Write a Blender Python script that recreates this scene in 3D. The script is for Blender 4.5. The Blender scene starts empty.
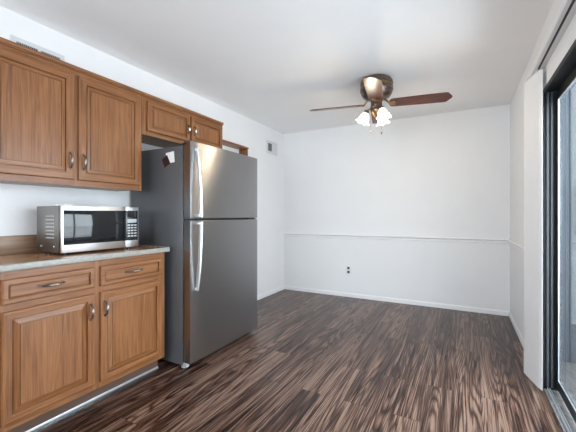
import bpy, bmesh, math, random
from mathutils import Vector, Matrix
random.seed(7)
PI = math.pi
R = math.radians
scene = bpy.context.scene
COL = scene.collection

# ------------------------------------------------------------------ camera, world, light, exposure
cam_d = bpy.data.cameras.new('camera')
cam = bpy.data.objects.new('camera', cam_d)
COL.objects.link(cam)
cam.location = (2.488, 0.0, 1.165)
cam.rotation_euler = (R(90), 0, R(28))
cam_d.sensor_width = 36
cam_d.lens = 329 / 576 * 36
cam_d.shift_y = -1 / 576
cam_d.clip_start = 0.02
scene.camera = cam

world = bpy.data.worlds.new('world')
scene.world = world
world.use_nodes = True
wn = world.node_tree.nodes
bg = wn['Background']
bg.inputs['Color'].default_value = (0.88, 0.94, 1.0, 1)
bg.inputs['Strength'].default_value = 11.0

def area(name, loc, rot, sx, sy, power, color, portal=False):
    l = bpy.data.lights.new(name, 'AREA')
    l.shape = 'RECTANGLE'; l.size = sx; l.size_y = sy
    l.energy = power; l.color = color
    if portal: l.cycles.is_portal = True
    o = bpy.data.objects.new(name, l); COL.objects.link(o)
    o.location = loc; o.rotation_euler = rot
    return o
area('door_portal', (3.14, 1.83, 1.02), (0, R(90), 0), 2.0, 1.84, 1, (1, 1, 1), True)
area('added_window_portal', (1.5, -3.06, 1.45), (R(90), 0, 0), 2.2, 1.4, 1, (1, 1, 1), True)  # sky light through the added window in the near wall
# added unseen lamp that brightens the ceiling (its body is built further down)
kp = bpy.data.lights.new('added_fill_light', 'POINT'); kp.energy = 130; kp.color = (1.0, 0.985, 0.97); kp.shadow_soft_size = 0.16
kpo = bpy.data.objects.new('added_fill_light', kp); COL.objects.link(kpo); kpo.location = (1.75, -1.3, 1.45)

scene.view_settings.view_transform = 'Standard'
scene.view_settings.look = 'None'
scene.view_settings.exposure = 0.22
scene.view_settings.gamma = 1
scene.view_settings.use_curve_mapping = False
scene.cycles.max_bounces = 10
scene.cycles.diffuse_bounces = 6
scene.cycles.use_denoising = True

# ------------------------------------------------------------------ materials
class NT:
    def __init__(s, name):
        s.m = bpy.data.materials.new(name); s.m.use_nodes = True
        s.t = s.m.node_tree; s.b = s.t.nodes['Principled BSDF']
    def n(s, typ, **kw):
        x = s.t.nodes.new(typ)
        for k, v in kw.items(): setattr(x, k, v)
        return x
    def l(s, a, b): s.t.links.new(a, b)
    def set(s, **kw):
        for k, v in kw.items():
            s.b.inputs[k.replace('_', ' ')].default_value = v
        return s
    def ramp(s, fac, stops, interp='LINEAR'):
        r = s.n('ShaderNodeValToRGB'); e = r.color_ramp; e.interpolation = interp
        while len(e.elements) < len(stops): e.elements.new(0.5)
        for el, (p, c) in zip(e.elements, stops):
            el.position = p; el.color = (*c, 1) if len(c) == 3 else c
        s.l(fac, r.inputs['Fac']); return r.outputs['Color']
    def math(s, op, a, b=None, c=None):
        x = s.n('ShaderNodeMath', operation=op)
        for i, v in enumerate((a, b, c)):
            if v is None: continue
            if isinstance(v, (int, float)): x.inputs[i].default_value = v
            else: s.l(v, x.inputs[i])
        return x.outputs[0]
    def mix(s, fac, a, b, blend='MIX'):
        x = s.n('ShaderNodeMix', data_type='RGBA', blend_type=blend)
        for k, v in ((0, fac), (6, a), (7, b)):
            if isinstance(v, (int, float)): x.inputs[k].default_value = v
            elif isinstance(v, tuple): x.inputs[k].default_value = (*v, 1)
            else: s.l(v, x.inputs[k])
        return x.outputs[2]
    def noise(s, vec, scale, detail=3, rough=0.5, dist=0.0):
        x = s.n('ShaderNodeTexNoise')
        x.inputs['Scale'].default_value = scale; x.inputs['Detail'].default_value = detail
        x.inputs['Roughness'].default_value = rough; x.inputs['Distortion'].default_value = dist
        s.l(vec, x.inputs['Vector']); return x.outputs['Fac']
    def coord(s, scale=(1, 1, 1), rnd=False):
        tc = s.n('ShaderNodeTexCoord'); mp = s.n('ShaderNodeMapping')
        mp.inputs['Scale'].default_value = scale
        s.l(tc.outputs['Object'], mp.inputs['Vector'])
        if rnd:
            oi = s.n('ShaderNodeObjectInfo'); cx = s.n('ShaderNodeCombineXYZ')
            k = s.math('MULTIPLY', oi.outputs['Random'], 13.0)
            for i in range(3): s.l(k, cx.inputs[i])
            s.l(cx.outputs[0], mp.inputs['Location'])
        return mp.outputs['Vector']
    def bump(s, h, strength, dist=0.001):
        x = s.n('ShaderNodeBump'); x.inputs['Strength'].default_value = strength
        x.inputs['Distance'].default_value = dist
        s.l(h, x.inputs['Height']); s.l(x.outputs['Normal'], s.b.inputs['Normal'])

def plain(name, col, rough=0.5, metal=0.0, var=0.0, nscale=30, bump=0.0, spec=0.5):
    t = NT(name).set(Roughness=rough, Metallic=metal)
    t.b.inputs['Specular IOR Level'].default_value = spec
    v = t.coord()
    n = t.noise(v, nscale, 4)
    lo = tuple(c * (1 - var) for c in col); hi = tuple(min(1, c * (1 + var)) for c in col)
    t.l(t.ramp(n, [(0.3, lo), (0.7, hi)]), t.b.inputs['Base Color'])
    if bump: t.bump(n, bump)
    return t.m

M = {}
M['wall'] = plain('wall_paint', (0.80, 0.81, 0.825), 0.62, var=0.012, nscale=3)
M['ceiling'] = plain('ceiling_paint', (0.90, 0.90, 0.905), 0.75, var=0.012, nscale=3)
M['trim'] = plain('trim_paint', (0.83, 0.835, 0.85), 0.4, var=0.01)
M['vinyl'] = plain('white_vinyl', (0.80, 0.81, 0.83), 0.42, var=0.01)
M['plate'] = plain('white_plate', (0.74, 0.74, 0.73), 0.35, var=0.01)
M['vent'] = plain('painted_metal', (0.62, 0.64, 0.65), 0.45, var=0.02)
M['paper'] = plain('paper', (0.85, 0.85, 0.84), 0.7, var=0.02)
M['darkslot'] = plain('dark_slot', (0.03, 0.03, 0.032), 0.6)
M['black_alu'] = plain('black_aluminium', (0.010, 0.011, 0.012), 0.45, spec=0.2)
M['grey_alu'] = plain('dark_grey_aluminium', (0.05, 0.056, 0.064), 0.4, 0.2)
M['silver'] = plain('silver_aluminium', (0.72, 0.76, 0.80), 0.35, 0.7)
M['dirty_alu'] = plain('worn_threshold', (0.20, 0.20, 0.20), 0.7, 0.1, var=0.35, nscale=35)
M['brown_plastic'] = plain('brown_plastic', (0.06, 0.045, 0.04), 0.4)
M['bronze'] = plain('aged_bronze', (0.16, 0.12, 0.10), 0.3, 0.85, var=0.5, nscale=40)
M['brass'] = plain('brass', (0.30, 0.19, 0.10), 0.3, 0.9, var=0.15)
M['pewter'] = plain('pewter', (0.16, 0.14, 0.13), 0.28, 0.9, var=0.5, nscale=60)
M['pewter_hi'] = plain('polished_pewter', (0.72, 0.70, 0.68), 0.2, 0.9)
M['fridge_side'] = plain('fridge_side_paint', (0.12, 0.122, 0.13), 0.38, 0.35, var=0.05, nscale=6)
M['gasket'] = plain('gasket', (0.05, 0.05, 0.055), 0.5)
M['black_plastic'] = plain('black_plastic', (0.015, 0.015, 0.017), 0.25)
M['black_gloss'] = plain('black_glass', (0.01, 0.011, 0.013), 0.06)
M['grey_plastic'] = plain('grey_plastic', (0.42, 0.43, 0.44), 0.4)
M['deck'] = plain('deck_boards', (0.085, 0.08, 0.08), 0.8, var=0.4, nscale=25)
M['magnet'] = plain('maroon_magnet', (0.03, 0.008, 0.008), 0.5)
M['toe'] = plain('toe_kick_dark', (0.10, 0.055, 0.035), 0.6)

def steel(name, col, rough, aniso, axis_scale):
    t = NT(name).set(Metallic=1.0, Roughness=rough)
    v = t.coord(axis_scale)
    n = t.noise(v, 1, 3, 0.6)
    cl = t.noise(t.coord((3, 3, 2)), 1, 3, 0.5)
    a = tuple(c * 0.94 for c in col)
    t.l(t.mix(cl, t.ramp(n, [(0.3, a), (0.7, col)]), tuple(c * 0.92 for c in col)), t.b.inputs['Base Color'])
    t.l(t.ramp(cl, [(0.3, (rough * 0.95,) * 3), (0.75, (rough * 1.08,) * 3)]), t.b.inputs['Roughness'])
    if aniso:
        t.b.inputs['Anisotropic'].default_value = aniso
        tg = t.n('ShaderNodeTangent', direction_type='RADIAL', axis='Z')
        t.l(tg.outputs[0], t.b.inputs['Tangent'])
        t.b.inputs['Anisotropic Rotation'].default_value = 0.25
    t.bump(n, 0.04, 0.0005)
    return t.m
M['steel'] = steel('brushed_steel', (0.36, 0.365, 0.375), 0.30, 0.92, (1, 4, 500))
M['steel_bright'] = steel('bright_steel', (0.74, 0.75, 0.76), 0.32, 0, (4, 4, 300))
M['steel_case'] = steel('case_steel', (0.30, 0.285, 0.27), 0.38, 0, (2, 2, 40))

def wood(name, axis, dark, mid, light, rough=0.35):
    """veined cabinet wood; axis = direction the grain runs"""
    t = NT(name).set(Roughness=rough)
    s = [70.0, 70.0, 70.0]; s['xyz'.index(axis)] = 2.2
    v = t.coord(tuple(s), True)
    n = t.noise(v, 1, 4, 0.6, 0.4)
    s2 = [9.0, 9.0, 9.0]; s2['xyz'.index(axis)] = 0.7
    n2 = t.noise(t.coord(tuple(s2), True), 1, 2, 0.5, 0.8)
    s3 = [260.0, 260.0, 260.0]; s3['xyz'.index(axis)] = 6.0
    n3 = t.noise(t.coord(tuple(s3), True), 1, 2, 0.5)
    rings = t.math('SINE', t.math('MULTIPLY', n2, 42.0))
    f = t.math('ADD', t.math('MULTIPLY', n, 0.60), t.math('MULTIPLY', rings, 0.035))
    f = t.math('ADD', f, t.math('MULTIPLY', n3, 0.40))
    c = t.ramp(f, [(0.28, dark), (0.50, mid), (0.70, light)])
    t.l(c, t.b.inputs['Base Color'])
    t.b.inputs['Specular IOR Level'].default_value = 0.45
    return t.m
UD, UM, UL = (0.105, 0.036, 0.012), (0.232, 0.092, 0.032), (0.33, 0.150, 0.060)
for ax in 'xyz':
    M['oak_' + ax] = wood('cabinet_oak_' + ax, ax, UD, UM, UL)
M['blade'] = wood('cherry_blade', 'x', (0.02, 0.004, 0.003), (0.075, 0.017, 0.009), (0.17, 0.050, 0.020), 0.3)

# worktop laminate
t = NT('worktop_laminate').set(Roughness=0.22)
n = t.noise(t.coord((30, 3, 30)), 1, 4, 0.6, 0.6)
t.l(t.ramp(n, [(0.3, (0.22, 0.10, 0.045)), (0.55, (0.37, 0.19, 0.09)), (0.75, (0.47, 0.28, 0.15))]), t.b.inputs['Base Color'])
M['worktop'] = t.m
t = NT('worktop_edge').set(Roughness=0.35)
n = t.noise(t.coord(), 60, 4, 0.6)
t.l(t.ramp(n, [(0.3, (0.27, 0.26, 0.235)), (0.7, (0.36, 0.35, 0.32))]), t.b.inputs['Base Color'])
M['worktop_edge'] = t.m

t = NT('backsplash_laminate').set(Roughness=0.35)
n = t.noise(t.coord((30, 3, 60)), 1, 4, 0.6, 0.4)
t.l(t.ramp(n, [(0.3, (0.15, 0.085, 0.05)), (0.7, (0.30, 0.19, 0.12))]), t.b.inputs['Base Color'])
M['splash'] = t.m
# plank floor
t = NT('walnut_planks')
tc = t.n('ShaderNodeTexCoord'); sp = t.n('ShaderNodeSeparateXYZ'); t.l(tc.outputs['Object'], sp.inputs[0])
X, Y = sp.outputs[0], sp.outputs[1]
cb = t.n('ShaderNodeCombineXYZ'); t.l(Y, cb.inputs[0]); t.l(X, cb.inputs[1])
br = t.n('ShaderNodeTexBrick'); t.l(cb.outputs[0], br.inputs['Vector'])
br.offset = 0.37; br.offset_frequency = 2
for k, v in (('Color1', (0, 0, 0, 1)), ('Color2', (1, 1, 1, 1)), ('Mortar', (0.5, 0.5, 0.5, 1)), ('Scale', 1.0),
             ('Mortar Size', 0.0012), ('Mortar Smooth', 0.2), ('Bias', 0.0), ('Brick Width', 1.22), ('Row Height', 0.152)):
    br.inputs[k].default_value = v
seed = t.n('ShaderNodeSeparateColor'); t.l(br.outputs['Color'], seed.inputs[0]); sd = seed.outputs[0]
def gv(sx, sy, k):
    c = t.n('ShaderNodeCombineXYZ')
    t.l(t.math('ADD', t.math('MULTIPLY', X, sx), t.math('MULTIPLY', sd, k)), c.inputs[0])
    t.l(t.math('ADD', t.math('MULTIPLY', Y, sy), t.math('MULTIPLY', sd, k * 0.7)), c.inputs[1])
    t.l(t.math('MULTIPLY', sd, 5.0), c.inputs[2])
    return c.outputs[0]
n1 = t.noise(gv(7.5, 0.40, 31), 1, 1.0, 0.35, 0.2)
rings = t.math('POWER', t.math('ABSOLUTE', t.math('SINE', t.math('MULTIPLY', n1, 75.0))), 0.55)
n2 = t.noise(gv(110, 1.7, 17), 1, 5, 0.7)
n3 = t.noise(gv(28, 0.8, 47), 1, 3, 0.6, 0.3)
n4 = t.noise(gv(240, 5, 9), 1, 2, 0.5)
f = t.math('ADD', t.math('MULTIPLY', rings, 0.24), t.math('MULTIPLY', n2, 0.70))
f = t.math('ADD', f, t.math('MULTIPLY', n3, 0.42))
f = t.math('ADD', f, t.math('MULTIPLY', n4, 0.26))
f = t.math('ADD', f, t.math('MULTIPLY', t.math('SUBTRACT', sd, 0.5), 0.12))
c = t.ramp(f, [(0.68, (0.004, 0.002, 0.0015)), (0.78, (0.022, 0.0075, 0.005)), (0.89, (0.075, 0.034, 0.022)), (0.99, (0.21, 0.135, 0.10))])
c = t.mix(br.outputs['Fac'], c, (0.012, 0.008, 0.006))
t.l(c, t.b.inputs['Base Color'])
t.l(t.ramp(n2, [(0.3, (0.24,) * 3), (0.7, (0.38,) * 3)]), t.b.inputs['Roughness'])
t.b.inputs['Specular IOR Level'].default_value = 0.4
t.bump(f, 0.15, 0.0006)
M['floor'] = t.m

# glass of the sliding door: thin pane
t = NT('thin_glass'); t.t.nodes.remove(t.b)
g = t.n('ShaderNodeBsdfGlossy'); g.inputs['Roughness'].default_value = 0.02
tr = t.n('ShaderNodeBsdfTransparent'); tr.inputs['Color'].default_value = (0.93, 0.96, 0.97, 1)
fr = t.n('ShaderNodeFresnel'); fr.inputs['IOR'].default_value = 1.45
ge = t.n('ShaderNodeNewGeometry')
t.l(t.math('SUBTRACT', 1.45, t.math('MULTIPLY', ge.outputs['Backfacing'], 1.45 - 1 / 1.45)), fr.inputs['IOR'])
mx = t.n('ShaderNodeMixShader')
t.l(fr.outputs[0], mx.inputs[0]); t.l(tr.outputs[0], mx.inputs[1]); t.l(g.outputs[0], mx.inputs[2])
t.l(mx.outputs[0], t.t.nodes['Material Output'].inputs['Surface'])
M['glass'] = t.m

# outside siding with vertical weathering
t = NT('vertical_siding').set(Roughness=0.8)
n = t.noise(t.coord((45, 45, 1.2)), 1, 4, 0.65)
n_ = t.noise(t.coord((8, 8, 6)), 1, 4, 0.6)
t.l(t.mix(n_, t.ramp(n, [(0.3, (0.030, 0.036, 0.044)), (0.7, (0.085, 0.10, 0.115))]), (0.05, 0.058, 0.068)), t.b.inputs['Base Color'])
M['siding'] = t.m

def emis(name, col, e):
    t = NT(name).set(Roughness=0.3)
    t.b.inputs['Base Color'].default_value = (*col, 1)
    t.b.inputs['Emission Color'].default_value = (*col, 1)
    t.b.inputs['Emission Strength'].default_value = e
    return t.m
M['shade'] = emis('lit_frosted_glass', (1.0, 0.93, 0.82), 2.2)
M['bulb'] = emis('lit_bulb', (1.0, 0.85, 0.6), 12.0)
M['diffuser'] = emis('added_lamp_diffuser', (1.0, 0.97, 0.93), 2.0)  # glowing globe of the added lamp behind the camera

# ------------------------------------------------------------------ mesh helpers
class MB:
    def __init__(s): s.bm = bmesh.new()
    def box(s, x0, y0, z0, x1, y1, z1, bev=0.0, seg=2, mi=0):
        b = bmesh.new()
        bmesh.ops.create_cube(b, size=1)
        for v in b.verts:
            v.co = Vector(((x0 + x1) / 2 + v.co.x * (x1 - x0), (y0 + y1) / 2 + v.co.y * (y1 - y0), (z0 + z1) / 2 + v.co.z * (z1 - z0)))
        if bev: bmesh.ops.bevel(b, geom=list(b.edges), offset=bev, segments=seg, affect='EDGES', profile=0.5)
        for f in b.faces: f.material_index = mi
        s._merge(b); return s
    def _merge(s, b):
        me = bpy.data.meshes.new('t'); b.to_mesh(me); b.free(); s.bm.from_mesh(me); bpy.data.meshes.remove(me)
    def ring(s, loops, close=True, cap0=True, cap1=True, mis=None):
        rows = [[s.bm.verts.new(p) for p in lp] for lp in loops]
        n = len(rows[0])
        for a, b in zip(rows, rows[1:]):
            for i in range(n if close else n - 1):
                f = s.bm.faces.new((a[i], a[(i + 1) % n], b[(i + 1) % n], b[i]))
                if mis: f.material_index = mis[i % len(mis)]
        if cap0: s.bm.faces.new(list(reversed(rows[0])))
        if cap1: s.bm.faces.new(rows[-1])
        return s
    def lathe(s, prof, c=(0, 0, 0), seg=32, axis=(0, 0, 1), wave=0, amp=0.0, cap0=True, cap1=True):
        """prof: list of (radius, height) along axis"""
        q = Vector((0, 0, 1)).rotation_difference(Vector(axis)); c = Vector(c)
        m = len(prof)
        loops = []
        for k, (r, h) in enumerate(prof):
            lp = []
            for i in range(seg):
                a = 2 * PI * i / seg
                rr = max(r, 1e-4)
                w = amp * (k / (m - 1)) ** 2 * math.cos(wave * a) if wave else 0
                lp.append(c + q @ Vector((rr * (1 + w) * math.cos(a), rr * (1 + w) * math.sin(a), h + w * 0.03)))
            loops.append(lp)
        return s.ring(loops, cap0=cap0, cap1=cap1)
    def tube(s, pts, rad, seg=10, flat=1.0, up=(0, 0, 1)):
        pts = [Vector(p) for p in pts]
        if not isinstance(rad, (list, tuple)): rad = [rad] * len(pts)
        loops = []
        for i, p in enumerate(pts):
            d = (pts[min(i + 1, len(pts) - 1)] - pts[max(i - 1, 0)]).normalized()
            u = Vector(up)
            if abs(d.dot(u)) > 0.95: u = Vector((0, 1, 0)) if abs(d.y) < 0.9 else Vector((1, 0, 0))
            a = d.cross(u).normalized(); b = d.cross(a).normalized()
            loops.append([p + a * rad[i] * math.cos(2 * PI * k / seg) + b * rad[i] * flat * math.sin(2 * PI * k / seg) for k in range(seg)])
        return s.ring(loops)
    def prism(s, poly, z0, z1, fn=None):
        """poly of (x,y), extruded z0..z1"""
        fn = fn or (lambda v: v)
        return s.ring([[fn(Vector((x, y, z0))) for x, y in poly], [fn(Vector((x, y, z1))) for x, y in poly]])
    def build(s, name, mats, parent=None, bevel=0.0, smooth=35, solid=0.0, kind=None, matrix=None):
        bmesh.ops.recalc_face_normals(s.bm, faces=list(s.bm.faces))
        off = Vector((0, 0, 0)); p = parent
        while p: off += p.location; p = p.parent
        if matrix is not None: s.bm.transform(matrix)
        bmesh.ops.translate(s.bm, verts=list(s.bm.verts), vec=-off)
        me = bpy.data.meshes.new(name); s.bm.to_mesh(me); s.bm.free()
        for m in (mats if isinstance(mats, (list, tuple)) else [mats]): me.materials.append(M[m])
        if smooth:
            me.polygons.foreach_set('use_smooth', [True] * len(me.polygons))
            me.set_sharp_from_angle(angle=R(smooth))
        o = bpy.data.objects.new(name, me); COL.objects.link(o)
        if parent: o.parent = parent
        if bevel:
            md = o.modifiers.new('bevel', 'BEVEL'); md.width = bevel; md.segments = 2; md.limit_method = 'ANGLE'; md.angle_limit = R(40)
        if solid:
            md = o.modifiers.new('thickness', 'SOLIDIFY'); md.thickness = solid; md.offset = 0
        if kind: o['kind'] = kind
        return o

def thing(name, loc, label, cat, group=None):
    o = bpy.data.objects.new(name, None); COL.objects.link(o); o.location = loc
    o.empty_display_size = 0.1
    o['label'] = label; o['category'] = cat
    if group: o['group'] = group
    return o
def tag(o, label, cat, group=None):
    o['label'] = label; o['category'] = cat
    if group: o['group'] = group
    return o
def copy_part(o, parent):
    c = o.copy(); COL.objects.link(c); c.parent = parent
    for ch in list(o.children): copy_part(ch, c)
    return c

# ------------------------------------------------------------------ the room
W, D, H, NY = 2.966, 4.544, 2.44, -3.0          # width, far wall, height, near wall
DY0, DY1, DZ = 0.90, 2.76, 2.005                # sliding door opening
MB().box(-0.12, NY - 0.12, -0.08, W + 0.02, D + 0.12, 0).build('floor', 'floor', kind='structure', smooth=0)
MB().box(-0.12, NY - 0.12, H, W + 0.084, D + 0.12, H + 0.1).build('ceiling', 'ceiling', kind='structure', smooth=0)
MB().box(-0.12, NY - 0.12, 0, 0, D + 0.12, H).build('wall_left', 'wall', kind='structure', smooth=0)
MB().box(0, D, 0, W, D + 0.12, H).build('wall_back', 'wall', kind='structure', smooth=0)
b = MB()
b.box(W, DY1, 0, W + 0.084, D + 0.12, H).box(W, NY - 0.12, 0, W + 0.084, DY0, H).box(W, DY0, DZ, W + 0.084, DY1, H)
b.build('wall_right', 'wall', kind='structure', smooth=0)
b = MB()
WX0, WX1, WZ0, WZ1 = 0.4, 2.6, 0.75, 2.15
b.box(0, NY - 0.12, 0, WX0, NY, H).box(WX1, NY - 0.12, 0, W, NY, H).box(WX0, NY - 0.12, 0, WX1, NY, WZ0).box(WX0, NY - 0.12, WZ1, WX1, NY, H)
b.build('wall_front', 'wall', kind='structure', smooth=0)
# added window, out of view behind the camera, to let daylight in
win = MB()
for x0, x1, z0, z1 in ((WX0, WX1, WZ0, WZ0 + .05), (WX0, WX1, WZ1 - .05, WZ1), (WX0, WX0 + .05, WZ0, WZ1), (WX1 - .05, WX1, WZ0, WZ1), (1.47, 1.53, WZ0, WZ1)):
    win.box(x0, NY - 0.09, z0, x1, NY - 0.04, z1)
win = win.build('added_window', 'vinyl', kind='structure')
MB().box(WX0 + .04, NY - 0.068, WZ0 + .04, WX1 - .04, NY - 0.062, WZ1 - .04).build('pane', 'glass', win, smooth=0)

def base_prof(h, t): return [(0, 0), (t, 0), (t, h * 0.8), (t * 0.55, h * 0.93), (t * 0.4, h), (0, h)]
def run(name, prof, axis, a, b_, at, sgn, z0=0, mat='trim'):
    """profile extruded along an axis against a wall plane"""
    lo = []
    for s_ in (a, b_):
        if axis == 'x': lo.append([Vector((s_, at + sgn * p, z0 + q)) for p, q in prof])
        else: lo.append([Vector((at + sgn * p, s_, z0 + q)) for p, q in prof])
    return MB().ring(lo).build(name, mat, kind='structure', smooth=30)
run('baseboard_back', base_prof(0.056, 0.012), 'x', 0.0, W, D, -1)
run('baseboard_left', base_prof(0.056, 0.012), 'y', 2.72, D - 0.014, 0, 1)
run('baseboard_right', base_prof(0.056, 0.012), 'y', DY1 + 0.01, D - 0.014, W, -1)
rail = [(0, 0), (0.008, 0), (0.012, 0.006), (0.012, 0.012), (0.007, 0.018), (0.010, 0.030), (0.026, 0.036), (0.030, 0.046), (0.022, 0.052), (0, 0.052)]
run('trim_1', rail, 'x', 0.0, W, D, -1, 0.834)
run('trim_2', rail, 'y', DY1 + 0.01, D - 0.030, W, -1, 0.834)

# ------------------------------------------------------------------ sliding glass door
door = MB()
fx0, fx1 = W - 0.004, W + 0.083
door.box(fx0, DY1 - 0.028, 0, fx1, DY1, DZ).box(fx0, DY0, 0, fx1, DY0 + 0.028, DZ).box(fx0, DY0 + .028, DZ - 0.03, fx1, DY1 - .028, DZ)
door = door.build('door_1', 'black_alu', kind='structure', bevel=0.002)
j = MB()
for x in (W + 0.010, W + 0.032): j.box(x, DY1 - 0.040, 0.03, x + 0.013, DY1 - 0.028, DZ - 0.03)
j.build('jamb_channel', 'grey_alu', door, bevel=0.001)
sc_ = MB()
for z in (0.55, 0.86, 1.02, 1.80): sc_.lathe([(0.006, 0), (0.006, 0.002), (0.003, 0.004)], (W + 0.0475, DY1 - 0.028, z), 10, (0, -1, 0))
sc_.build('screw', 'black_alu', door)
s_ = MB().box(fx0, DY0 + .028, 0, fx1, DY1 - .028, 0.012)
s_.build('threshold', 'dirty_alu', door, bevel=0.001)
tr_ = MB()
for x in (W + 0.012, W + 0.024): tr_.box(x, DY0 + .028, 0.012, x + 0.005, DY1 - .04, 0.028)
tr_.build('track', 'silver', door)
def leaf(y0, y1, x0, near_handle):
    sw = 0.045
    m = MB()
    m.box(x0, y0, 0.028, x0 + 0.016, y0 + sw, DZ - 0.034).box(x0, y1 - sw, 0.028, x0 + 0.016, y1, DZ - 0.034)
    m.box(x0, y0 + sw, DZ - 0.034 - 0.06, x0 + 0.016, y1 - sw, DZ - 0.034).box(x0, y0 + sw, 0.028, x0 + 0.016, y1 - sw, 0.095)
    lf = m.build('door_leaf', 'black_alu', door, bevel=0.002)
    t_ = 0.007
    m = MB()
    a, b_, c_, d_ = y0 + sw, y1 - sw, 0.095, DZ - 0.094
    m.box(x0 - 0.002, a, c_, x0 + .003, a + t_, d_).box(x0 - 0.002, b_ - t_, c_, x0 + .003, b_, d_)
    m.box(x0 - 0.002, a + t_, c_, x0 + .003, b_ - t_, c_ + t_).box(x0 - 0.002, a + t_, d_ - t_, x0 + .003, b_ - t_, d_)
    m.build('glazing_bead', 'silver', lf)
    MB().box(x0 + 0.004, a, c_, x0 + 0.008, b_, d_).build('glass_pane', 'glass', lf, smooth=0)
    if near_handle:
        m = MB().tube([(x0, y0 + .022, 0.93), (x0 - 0.035, y0 + .022, 0.95), (x0 - 0.04, y0 + .022, 1.04), (x0 - 0.035, y0 + .022, 1.13), (x0, y0 + .022, 1.15)], 0.008)
        m.build('handle', 'black_alu', lf)
leaf(1.80, DY1 - 0.030, W + 0.064, False)
leaf(DY0 + 0.030, 1.86, W + 0.032, True)

# ------------------------------------------------------------------ outside: balcony
MB().box(W + 0.084, -0.6, -0.12, 4.3, 3.55, -0.02).build('deck_floor', 'deck', kind='structure', smooth=0)
b = MB()
x = W + 0.084
while x < 4.25:
    b.box(x, 3.40, -0.02, x + 0.088, 3.44, 2.55); b.box(x + 0.088, 3.41, -0.02, x + 0.10, 3.44, 2.55); x += 0.10
b.build('partition_siding', 'siding', kind='structure', smooth=0)
bx_ = MB().box(3.300, 3.345, 1.02, 3.45, 3.40, 1.40, 0.006)
tag(bx_.build('utility_box', 'plate'), 'white box on the blue grey siding seen through the sliding glass door', 'box')
rl = thing('deck_railing', (4.20, 1.4, -0.02), 'white balcony railing outside the sliding glass door, facing it', 'railing')
MB().box(4.16, -0.6, 0.98, 4.25, 3.38, 1.02).build('top_rail', 'trim', rl, bevel=0.004)
MB().box(4.18, -0.6, 0.08, 4.23, 3.38, 0.12).build('bottom_rail', 'trim', rl, bevel=0.004)
for i in range(3):
    y = -0.55 + i * 1.93
    MB().box(4.16, y - .045, -0.02, 4.25, y + .045, 0.98).build('railing_post', 'trim', rl)
bal = MB().box(4.19, -0.03, 0.12, 4.22, 0.0, 0.98).build('baluster', 'trim', rl)
for i in range(1, 27):
    y = i * 0.125
    c_ = bal.copy(); COL.objects.link(c_); c_.location.y = y
c_ = None
for o in [o for o in COL.objects if o.name.startswith('baluster.')]: o.parent = rl

# ------------------------------------------------------------------ vertical blind
hr = thing('vertical_blind', (2.92, 2.0, 2.13), 'white vertical blind on its rail, vanes stacked beside the black sliding door frame', 'blind')
b = MB()
b.box(2.905, 0.70, 2.135, W, 2.98, 2.185, 0.003)
b.build('headrail', 'vinyl', hr)
MB().box(2.925, 0.74, 2.1325, 2.936, 2.73, 2.1352).build('rail_slot', 'darkslot', hr, smooth=0)
P0, P1 = Vector((2.868, 2.915)), Vector((2.944, 2.665))
d = (P1 - P0); L = d.length; d.normalize(); nrm = Vector((-d.y, d.x))
if nrm.x < 0: nrm = -nrm
nv = 9
for k in range(nv):
    # each vane is a gently cupped strip; they overlap like tiles
    c0 = P0 + d * (k * (L - 0.089) / (nv - 1)) + nrm * (0.0012 * (nv - k))
    lo = []
    for z in (0.022, 2.118):
        lp = []
        for i in range(9):
            u_ = i / 8
            q = c0 + d * (0.089 * u_) - nrm * (0.006 * math.sin(PI * u_))
            lp.append(Vector((q.x, q.y, z)))
        for i in range(8, -1, -1):
            u_ = i / 8
            q = c0 + d * (0.089 * u_) - nrm * (0.006 * math.sin(PI * u_) - 0.0008)
            lp.append(Vector((q.x, q.y, z)))
        lo.append(lp)
    v_ = MB().ring(lo).build('vane', 'vinyl', hr, smooth=30)
    q = c0 + d * 0.0445 - nrm * 0.005
    MB().tube([(q.x, q.y, 2.112), (q.x, q.y, 2.14)], 0.003, 6).build('vane_clip', 'plate', v_)

# ------------------------------------------------------------------ cabinets
def panel_front(y0, y1, z0, z1, xb, xf, prof, name, parent, mats):
    """a framed front facing +x; prof = [(inset, depth below xf)]"""
    def lp(i, x): return [Vector((x, y0 + i, z0 + i)), Vector((x, y1 - i, z0 + i)), Vector((x, y1 - i, z1 - i)), Vector((x, y0 + i, z1 - i))]
    loops = [lp(0, xb), lp(0, xf - 0.005)] + [lp(i, xf - dp) for i, dp in prof]
    m = MB().ring(loops, mis=[1, 0, 1, 0])
    return m.build(name, mats, parent, smooth=12)
UP = [(0.003, 0.001), (0.006, 0.0), (0.044, 0.0), (0.048, 0.003), (0.0482, 0.014), (0.054, 0.014), (0.0542, 0.006), (0.066, 0.004), (0.073, 0.0035), (0.0732, 0.010), (0.0765, 0.010), (0.0767, 0.0035)]
LOW = [(0.003, 0.001), (0.006, 0.0), (0.016, 0.0), (0.018, 0.002), (0.040, 0.002), (0.0402, 0.014), (0.0465, 0.014), (0.0467, 0.010), (0.072, 0.002), (0.0722, 0.004), (0.0745, 0.004), (0.0747, 0.0)]
DRW = [(0.003, 0.001), (0.006, 0.0), (0.024, 0.0), (0.0242, 0.012), (0.029, 0.012), (0.0292, 0.007), (0.036, 0.003), (0.040, 0.003)]
SM = [(0.003, 0.001), (0.006, 0.0), (0.034, 0.0), (0.0342, 0.014), (0.0395, 0.014), (0.0397, 0.008), (0.052, 0.004), (0.0522, 0.009), (0.055, 0.009), (0.0552, 0.004)]

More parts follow.
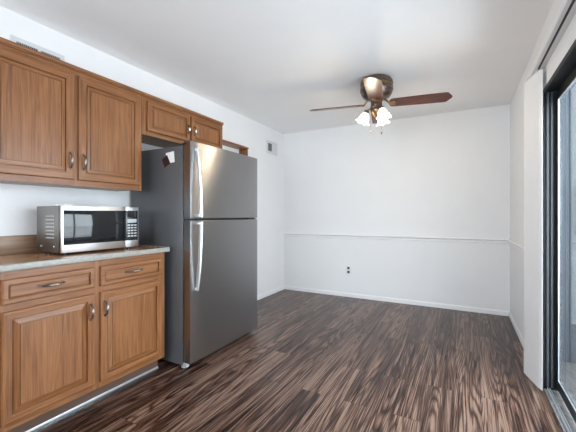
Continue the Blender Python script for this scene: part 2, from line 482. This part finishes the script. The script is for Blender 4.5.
def pull(c, ax, ln, parent):
    """arched cabinet pull centred at c, running along ax ('y' or 'z'), facing +x"""
    A = Vector((0, 1, 0)) if ax == 'y' else Vector((0, 0, 1)); c = Vector(c); h = ln / 2
    X_ = Vector((1, 0, 0))
    m = MB()
    pts, rad = [], []
    for i in range(13):
        s = -1 + 2 * i / 12
        pts.append(c + A * (s * h * 0.80) + X_ * (0.004 + 0.022 * math.sqrt(max(0, 1 - s * s)) ** 1.0))
        rad.append(0.0036 + 0.0042 * (1 - abs(s)) ** 0.8)
    m.tube(pts, rad, 8, up=(1, 0, 0))
    for s in (-1, 1):
        m.lathe([(0.0075, 0), (0.007, 0.003), (0.004, 0.006), (0.002, 0.007)], c + A * (s * h * 0.80), 12, (1, 0, 0))
        m.tube([c + A * (s * h * 0.80) + X_ * 0.002, c + A * (s * h * 0.92) + X_ * 0.003, c + A * (s * h) + X_ * 0.002], [0.005, 0.0035, 0.0012], 6, up=(1, 0, 0))
    p = m.build('handle', 'pewter', parent)
    m = MB()
    m.tube([c + A * (s * h * 0.33) + X_ * (0.0275 + 0.001 * (1 - abs(s))) for s in (-1, -.5, 0, .5, 1)], [0.003, 0.0062, 0.0076, 0.0062, 0.003], 8, up=(1, 0, 0))
    m.build('grip', 'pewter_hi', p)
    return p

def face_frame(b, x0, x1, y0, y1, z0, z1, ys, zs):
    """stiles at ys [(a,b)], rails at zs"""
    for a, c in ys: b.box(x0, a, z0, x1, c, z1, mi=0)
    for a, c in zs:
        for (s0, s1), (t0, t1) in zip(ys, ys[1:]): b.box(x0, s1, a, x1, t0, c, mi=1)

# base cabinet
by0, by1 = 0.715, 1.746
bc = thing('base_cabinet', (0.25, (by0 + by1) / 2, 0), 'reddish oak base cabinet with two drawers over two raised panel doors under the counter', 'cabinet')
b = MB()
b.box(0.004, by0, 0.10, 0.49, by1, 0.893)
b.build('body', 'oak_z', bc)
b = MB(); face_frame(b, 0.490, 0.508, by0, by1, 0.10, 0.893, [(by0, by0 + .055), (1.185, 1.265), (by1 - .055, by1)], [(0.10, 0.15), (0.68, 0.74), (0.845, 0.893)])
b.build('face_frame', ['oak_z', 'oak_y'], bc, smooth=0)
MB().box(0.02, by0, 0.0, 0.435, by1, 0.10).build('toe_kick', 'toe', bc, smooth=0)
MB().box(0.435, by0, 0.0, 0.442, by1, 0.016, 0.002).build('toe_strip', 'silver', bc)
for y0, y1, hd in ((0.755, 1.206, 1.180), (1.246, 1.706, 1.272)):
    o = panel_front(y0, y1, 0.726, 0.848, 0.508, 0.526, DRW, 'drawer', bc, ['oak_y', 'oak_y'])
    yc = (y0 + y1) / 2 - (0.01 if y0 < 1 else 0.0)
    pull((0.524, yc, 0.79), 'y', 0.148, o)
    o = panel_front(y0, y1, 0.136, 0.690, 0.508, 0.526, LOW, 'door', bc, ['oak_z', 'oak_y'])
    pull((0.524, hd, 0.588), 'z', 0.115, o)

# worktop and backsplash
wt = MB()
wt.box(0.0045, 0.69, 0.894, 0.520, 1.775, 0.922)
ct = wt.build('countertop', 'worktop')
tag(ct, 'brown laminate kitchen countertop with pale rounded front edge under the microwave', 'countertop')
MB().box(0.519, 0.69, 0.889, 0.536, 1.777, 0.9235, 0.006, 3).build('front_edge', 'worktop_edge', ct)
MB().box(0.0045, 1.7752, 0.889, 0.519, 1.7792, 0.9235).build('end_edge', 'worktop_edge', ct)
MB().box(0.0045, 0.69, 0.9222, 0.020, 1.777, 1.036, 0.003).build('backsplash', 'splash', ct)

# upper cabinets
def upper(name, y0, y1, z0, doors, prof, label, hz, hl, low_rail):
    c = thing(name, (0.15, (y0 + y1) / 2, z0), label, 'cabinet', )
    MB().box(0.002, y0, z0 + 0.006, 0.285, y1, 2.085).build('body', 'oak_z', c)
    b = MB(); mid = (doors[0][1] + doors[1][0]) / 2
    face_frame(b, 0.285, 0.303, y0, y1, z0, 2.085, [(y0, doors[0][0] + .012), (mid - .03, mid + .03), (doors[1][1] - .012, y1)], [(z0, z0 + low_rail), (2.045, 2.085)])
    b.build('face_frame', ['oak_z', 'oak_y'], c, smooth=0)
    b = MB().box(0.002, y0, 2.085, 0.312, y1, 2.092).box(0.002, y0, 2.092, 0.322, y1, 2.112, 0.004)
    b.build('cornice', 'oak_y', c)
    for k, (a, e) in enumerate(doors):
        o = panel_front(a, e, z0 + low_rail - 0.008, 2.058, 0.303, 0.321, prof, 'door', c, ['oak_z', 'oak_y'])
        pull((0.319, (e - 0.026) if k == 0 else (a + 0.026), hz), 'z', hl, o)
    return c
upper('wall_cabinet', 0.715, 1.706, 1.352, ((0.752, 1.203), (1.232, 1.686)), UP, 'tall oak wall cabinet with two doors hung above the microwave', 1.505, 0.118, 0.045)
upper('wall_cabinet', 1.708, 2.672, 1.790, ((1.752, 2.196), (2.222, 2.650)), SM, 'short oak wall cabinet with two small doors over the refrigerator', 1.930, 0.095, 0.042)

# little wooden wall shelf beyond the refrigerator
sh = thing('wall_shelf', (0.0, 3.05, 1.985), 'brown wooden wall shelf with an end board, behind the top of the refrigerator', 'shelf')
MB().box(0.0, 2.685, 1.985, 0.135, 3.385, 2.005).build('shelf_board', 'oak_y', sh, bevel=0.002)
MB().box(0.0, 3.365, 1.74, 0.125, 3.385, 1.985).build('end_board', 'oak_z', sh, bevel=0.002)

# ------------------------------------------------------------------ refrigerator
fy0, fy1 = 1.822, 2.730
fz = thing('refrigerator', (0.35, (fy0 + fy1) / 2, 0), 'stainless steel refrigerator with top freezer and dark grey sides', 'refrigerator')
MB().box(0.03, fy0, 0.025, 0.618, fy1, 1.692, 0.006).build('body', 'fridge_side', fz)
MB().box(0.618, fy0 + .012, 0.06, 0.628, fy1 - .012, 1.70).build('gasket', 'gasket', fz, smooth=0)
for z0, z1, nm in ((0.052, 1.122, 'lower_door'), (1.138, 1.722, 'freezer_door')):
    dr = MB()
    # gently bowed front
    lo = []
    N = 16
    for z, s in ((z0, 0), (z0 + .004, 1), (z1 - .004, 1), (z1, 0)):
        lp = []
        for i in range(N + 1):
            u_ = i / N
            lp.append(Vector((0.690 + 0.006 * (1 - (2 * u_ - 1) ** 2) - (0.003 if not s else 0) + 0.006 - (0.004 if i in (0, N) else 0), fy0 + (fy1 - fy0) * u_, z)))
        lp += [Vector((0.628, fy1, z)), Vector((0.628, fy0, z))]
        lo.append(lp)
    dr = dr.ring(lo).build(nm, 'steel', fz, smooth=30)
    top = nm == 'freezer_door'
    ha, hb = (1.150, 1.670) if top else (1.112, 0.595)
    pts = []
    for i in range(15):
        s = i / 14
        z = ha + (hb - ha) * s
        x = 0.712 + 0.040 * math.cos(s * PI / 2) ** 0.8
        pts.append((x, fy0 + 0.052, z))
    m = MB().tube(pts, 0.0165, 12, flat=0.55, up=(0, 1, 0))
    h = m.build('handle', 'steel_bright', dr)
    for z, x1 in ((ha + (0.012 if top else -0.012), 0.745), (hb + (-0.010 if top else 0.010), 0.712)):
        MB().box(0.688, fy0 + .040, z - 0.012, x1, fy0 + .064, z + 0.012, 0.003).build('handle_mount', 'steel_bright', h)
MB().box(0.60, fy0 + .0, 1.692, 0.66, fy0 + .08, 1.712, 0.004).build('hinge_cover', 'gasket', fz)
MB().box(0.60, fy1 - .09, 1.692, 0.66, fy1, 1.722, 0.004).build('hinge_cover', 'gasket', fz)
MB().box(0.60, fy1 - .05, 1.123, 0.70, fy1 - .005, 1.137, 0.002).build('center_hinge', 'steel_bright', fz)
MB().box(0.56, fy0 + .03, 0.018, 0.640, fy1 - .03, 0.050).build('kick_grille', 'gasket', fz)
MB().box(0.7005, fy1 - .070, 1.628, 0.7025, fy1 - .035, 1.638, 0.0006).build('badge', 'pewter_hi', fz, matrix=Matrix.Translation((-0.008, 0, 0)))
for y in (fy0 + .03, fy1 - .03):
    MB().lathe([(0.018, 0), (0.018, 0.010), (0.008, 0.012), (0.008, 0.03)], (0.60, y, 0), 14).build('foot', 'grey_plastic', fz)
    MB().lathe([(0.018, 0), (0.018, 0.010), (0.008, 0.012), (0.008, 0.03)], (0.08, y, 0), 14).build('foot', 'grey_plastic', fz)
MB().box(0.600, fy0 + .002, 0.018, 0.655, fy0 + .03, 0.048, 0.002).build('leg_cover', 'grey_plastic', fz)
MB().box(0.600, fy1 - .03, 0.018, 0.655, fy1 - .002, 0.048, 0.002).build('leg_cover', 'grey_plastic', fz)

def side_card(x, z, w, h, rot, mat, name, label, cat, y=1.8205):
    c, s = math.cos(rot), math.sin(rot)
    poly = [(-w / 2, -h / 2), (w / 2, -h / 2), (w / 2, h / 2), (-w / 2, h / 2)]
    m = MB().ring([[Vector((x + a * c - b_ * s, y + dy, z + a * s + b_ * c)) for a, b_ in poly] for dy in (-0.0006, 0.0006)])
    return tag(m.build(name, mat, smooth=0), label, cat)
side_card(0.487, 1.610, 0.088, 0.085, R(5), 'paper', 'paper_note', 'white paper note stuck high on the grey side of the refrigerator', 'note')
side_card(0.444, 1.583, 0.068, 0.075, R(28), 'magnet', 'fridge_magnet', 'dark square magnet overlapping the white note on the refrigerator side', 'magnet', 1.8175)

# ------------------------------------------------------------------ microwave
mx0, mx1, my0, my1, mz0, mz1 = 0.10, 0.385, 1.092, 1.618, 0.936, 1.222
mw = thing('microwave_oven', (0.25, 1.35, 0.924), 'stainless microwave oven with dark window on the countertop', 'microwave')
MB().box(mx0, my0 + .002, mz0, mx1 - .02, my1 - .002, mz1 - .002, 0.003).build('case', 'steel_case', mw)
b = MB()
fr0 = mx1 - 0.02
MB().box(fr0 - .008, my0 - .0005, mz0 + .001, fr0 - .0002, my1 + .0005, mz1 - .0005).build('door_seal', 'black_plastic', mw)
b.box(fr0, my0, mz0, mx1, my1 - .105, mz1, 0.003)
b.build('door', 'steel_bright', mw)
wd = MB().box(mx1 - .001, my0 + .012, mz0 + .048, mx1 + .0018, my1 - .1045, mz1 - .028, 0.001)
wd.build('window', 'black_gloss', mw)
MB().box(fr0, my1 - .104, mz0, mx1, my1, mz1, 0.003).build('control_panel', 'steel_bright', mw)
cp = MB().box(mx1 - .001, my1 - .1045, mz0 + .048, mx1 + .0015, my1 - .008, mz1 - .026, 0.001).build('keypad', 'black_plastic', mw)
MB().box(mx1 + .0012, my1 - .092, mz1 - .072, mx1 + .0022, my1 - .018, mz1 - .040).build('display', 'black_gloss', cp, smooth=0)
MB().box(mx1 + .0012, my1 - .092, mz1 - .112, mx1 + .0024, my1 - .018, mz1 - .086, 0.0004).build('button', 'grey_plastic', cp)
for r_ in range(5):
    for c_ in range(3):
        y = my1 - .090 + c_ * 0.026; z = mz1 - .134 - r_ * 0.0195
        MB().box(mx1 + .0012, y, z, mx1 + .0022, y + 0.020, z + 0.010, 0.0003).build('button', 'grey_plastic', cp)
b = MB()
for i in range(7):
    z = mz0 + 0.085 + i * 0.022
    b.box(mx0 + .110, my0 + .0000, z, mx0 + .200, my0 + .003, z + 0.008, 0.001)
b.build('side_vent', 'grey_plastic', mw)
for x in (mx0 + .055, mx0 + .20): MB().lathe([(0.008, 0), (0.008, 0.0015), (0.004, 0.003)], (x, my0 + .002, mz0 + .035), 14, (0, -1, 0)).build('screw', 'pewter_hi', mw)
for x in (mx0 + .04, mx1 - .05):
    for y in (my0 + .05, my1 - .05):
        MB().lathe([(0.014, 0), (0.014, 0.010), (0.016, 0.0138)], (x, y, 0.9222), 14).build('foot', 'black_plastic', mw)
b = MB().box(mx0 + .12, my0 + .05, mz1 - .0019, mx0 + .22, my0 + .10, mz1 + .010, 0.001)
tag(b.build('paper_packet', 'paper'), 'small white folded paper lying on top of the microwave', 'paper')

# ------------------------------------------------------------------ ceiling fan
fc = Vector((1.775, 3.10, 2.44))
fan = thing('ceiling_fan', fc, 'bronze ceiling fan with four dark wood blades and lit glass shades', 'ceiling fan')
hs = MB().lathe([(0.085, 0), (0.115, -0.006), (0.135, -0.018), (0.148, -0.040), (0.150, -0.060), (0.143, -0.066), (0.143, -0.082), (0.150, -0.088), (0.150, -0.120), (0.143, -0.128), (0.138, -0.150), (0.120, -0.178), (0.085, -0.196), (0.060, -0.200)], fc, 40)
hs = hs.build('motor_housing', 'bronze', fan, smooth=40)
MB().lathe([(0.1435, -0.067), (0.1455, -0.069), (0.1455, -0.079), (0.1435, -0.081)], fc, 48, wave=24, amp=0.008).build('band', 'brass', hs)
MB().lathe([(0.058, -0.196), (0.052, -0.21), (0.052, -0.262), (0.060, -0.270), (0.060, -0.280), (0.040, -0.292)], fc, 28).build('switch_housing', 'bronze', fan)
MB().lathe([(0.040, -0.286), (0.052, -0.296), (0.050, -0.320), (0.030, -0.345), (0.012, -0.360), (0.012, -0.372), (0.002, -0.380)], fc, 28).build('light_fitter', 'brass', fan)
ZB = -0.240
def place(a, pitch=0):  # fan-local frame rotated by a
    return Matrix.Translation(fc) @ Matrix.Rotation(a, 4, 'Z') @ Matrix.Translation((0, 0, ZB)) @ Matrix.Rotation(pitch, 4, 'X')
for k in range(4):
    a = R(10 + 90 * k)
    m = MB()
    m.tube([(0.070, 0, 0.040), (0.095, 0, 0.022), (0.115, 0, -0.006), (0.150, 0, -0.007)], [0.011, 0.012, 0.011, 0.008], 8, flat=0.7)
    m.prism([(0.110, -0.012), (0.125, -0.028), (0.155, -0.040), (0.170, -0.028), (0.160, -0.010), (0.185, 0), (0.160, 0.010), (0.170, 0.028), (0.155, 0.040), (0.125, 0.028), (0.110, 0.012)], -0.010, -0.0045)
    m.build('blade_arm', 'brass', fan, matrix=place(a, R(-13)))
    pts = [(0.115, -0.035), (0.128, -0.056), (0.150, -0.064), (0.40, -0.072), (0.590, -0.074), (0.605, -0.066), (0.638, -0.014), (0.642, 0.0), (0.638, 0.014), (0.605, 0.066), (0.590, 0.074), (0.40, 0.072), (0.150, 0.064), (0.128, 0.056), (0.115, 0.035)]
    MB().prism(pts, -0.004, 0.004).build('blade', 'blade', fan, bevel=0.0015, matrix=place(a, R(-13)))
for k, deg in enumerate((-47, 193, 73)):
    a = R(deg); dr_ = Vector((math.cos(a), math.sin(a), 0))
    p0 = fc + Vector((0, 0, -0.305)) + dr_ * 0.035
    p1 = fc + Vector((0, 0, -0.285)) + dr_ * 0.075
    p2 = fc + Vector((0, 0, -0.305)) + dr_ * 0.088
    MB().tube([p0, p0 + dr_ * 0.02 + Vector((0, 0, 0.02)), p1, p2], 0.008, 8).build('lamp_arm', 'brass', fan)
    ax = (dr_ * 0.42 + Vector((0, 0, -1))).normalized()
    MB().lathe([(0.020, -0.012), (0.026, 0.0), (0.028, 0.018), (0.020, 0.020)], p2, 20, ax).build('lamp_cup', 'brass', fan)
    m = MB().lathe([(0.022, 0.010), (0.030, 0.022), (0.040, 0.042), (0.043, 0.064), (0.047, 0.084), (0.060, 0.102)], p2, 48, ax, wave=6, amp=0.16, cap0=False, cap1=False)
    s = m.build('lamp_shade', 'shade', fan, solid=0.002, smooth=60)
    c_ = p2 + ax * 0.06
    MB().lathe([(0.010, -0.03), (0.012, -0.015), (0.020, 0.0), (0.022, 0.012), (0.014, 0.026), (0.002, 0.031)], c_, 16, ax).build('bulb', 'bulb', s)
    l = bpy.data.lights.new('fan_bulb_light', 'POINT'); l.energy = 4.5; l.color = (1, 0.80, 0.55); l.shadow_soft_size = 0.03
    o = bpy.data.objects.new('fan_bulb_light', l); COL.objects.link(o); o.location = p2 + ax * 0.13 - fc; o.parent = fan
for dx, dy, z1 in ((-0.045, -0.03, -0.515), (0.050, -0.02, -0.530)):
    q = fc + Vector((dx, dy, 0))
    m = MB().tube([q + Vector((0, 0, -0.27)), q + Vector((0, 0, z1 + .02))], 0.0012, 6).build('pull_chain', 'brass', fan)
    MB().lathe([(0.002, 0.025), (0.006, 0.018), (0.007, 0.004), (0.003, 0.0)], q + Vector((0, 0, z1)), 10).build('pull_knob', 'black_plastic', m)

# ------------------------------------------------------------------ wall fittings
# wall register by the corner
vg = thing('air_vent', (0.0, 4.17, 2.15), 'white air vent with half open louvres on the wall near the far corner', 'air vent')
vy0, vy1, vz0, vz1 = 4.020, 4.320, 2.062, 2.245
b = MB()
for y0, y1, z0, z1 in ((vy0, vy1, vz0, vz0 + .035), (vy0, vy1, vz1 - .035, vz1), (vy0, vy0 + .035, vz0 + .035, vz1 - .035), (vy1 - .035, vy1, vz0 + .035, vz1 - .035), (4.165, 4.180, vz0 + .035, vz1 - .035)):
    b.box(0.0, y0, z0, 0.008, y1, z1)
b.build('frame', 'vent', vg, bevel=0.001)
MB().box(0.0005, vy0 + .035, vz0 + .035, 0.002, vy1 - .035, vz1 - .035).build('backing', 'darkslot', vg, smooth=0)
for i in range(3):
    y = vy0 + .055 + i * .030
    MB().box(0.002, y, vz0 + .035, 0.006, y + .003, vz1 - .035).build('slat', 'grey_plastic', vg)
for i in range(6):
    y = 4.182 + i * .017
    m = MB().ring([[Vector((0.002, y, z)), Vector((0.009, y + .014, z)), Vector((0.009, y + .016, z)), Vector((0.002, y + .002, z))] for z in (vz0 + .035, vz1 - .035)])
    m.build('slat', 'vent', vg, smooth=0)
# vent above the wall cabinets
vg = thing('air_vent', (0.0, 1.152, 2.2), 'long white air vent partly hidden above the tall wall cabinet', 'air vent')
vy0, vy1, vz0, vz1 = 0.995, 1.309, 2.130, 2.287
b = MB()
for y0, y1, z0, z1 in ((vy0, vy1, vz0, vz0 + .028), (vy0, vy1, vz1 - .028, vz1), (vy0, vy0 + .03, vz0 + .028, vz1 - .028), (vy1 - .03, vy1, vz0 + .028, vz1 - .028), (1.143, 1.161, vz0 + .028, vz1 - .028)):
    b.box(0.0, y0, z0, 0.008, y1, z1)
b.build('frame', 'vent', vg, bevel=0.001)
MB().box(0.0005, vy0 + .03, vz0 + .028, 0.002, vy1 - .03, vz1 - .028).build('backing', 'darkslot', vg, smooth=0)
for i in range(22):
    y = vy0 + .034 + i * .0113
    if 1.138 < y < 1.162: continue
    MB().box(0.002, y, vz0 + .028, 0.007, y + .0025, vz1 - .028).build('slat', 'grey_plastic', vg, smooth=0)
# outlet
ol = thing('wall_outlet', (1.05, D, 0.382), 'white electrical outlet low on the far wall below the chair rail', 'outlet')
MB().box(1.015, D - .006, 0.325, 1.085, D, 0.440, 0.002).build('cover_plate', 'plate', ol)
for z in (0.355, 0.410):
    m = MB().box(1.034, D - .0085, z - .016, 1.066, D - .005, z + .016, 0.001)
    r_ = m.build('receptacle', 'brown_plastic', ol)
    b = MB()
    for x in (1.042, 1.055): b.box(x, D - .0092, z - .006, x + .0035, D - .0080, z + .009)
    b.lathe([(0.003, 0), (0.003, 0.001)], (1.050, D - .008, z - .010), 8, (0, -1, 0))
    b.build('slots', 'darkslot', r_)

# globe of the added lamp, hung out of view behind the camera
kl = thing('added_globe_lamp', (1.75, -1.3, 2.44), 'white globe lamp added out of view behind the camera to brighten the room', 'pendant lamp')
MB().lathe([(0.06, 0), (0.06, -0.012), (0.02, -0.03)], (1.75, -1.3, 2.44), 24).build('canopy', 'plate', kl)
MB().tube([(1.75, -1.3, 2.42), (1.75, -1.3, 1.62)], 0.006, 8).build('stem', 'silver', kl)
MB().lathe([(0.03, 0.0), (0.045, 0.0), (0.045, -0.03), (0.03, -0.035)], (1.75, -1.3, 1.63), 24).build('cap', 'silver', kl)
MB().lathe([(0.03, 0.14), (0.045, 0.132), (0.09, 0.108), (0.125, 0.065), (0.14, 0.0), (0.125, -0.065), (0.09, -0.108), (0.045, -0.132), (0.002, -0.14)], (1.75, -1.3, 1.45), 32).build('globe', 'diffuser', kl)
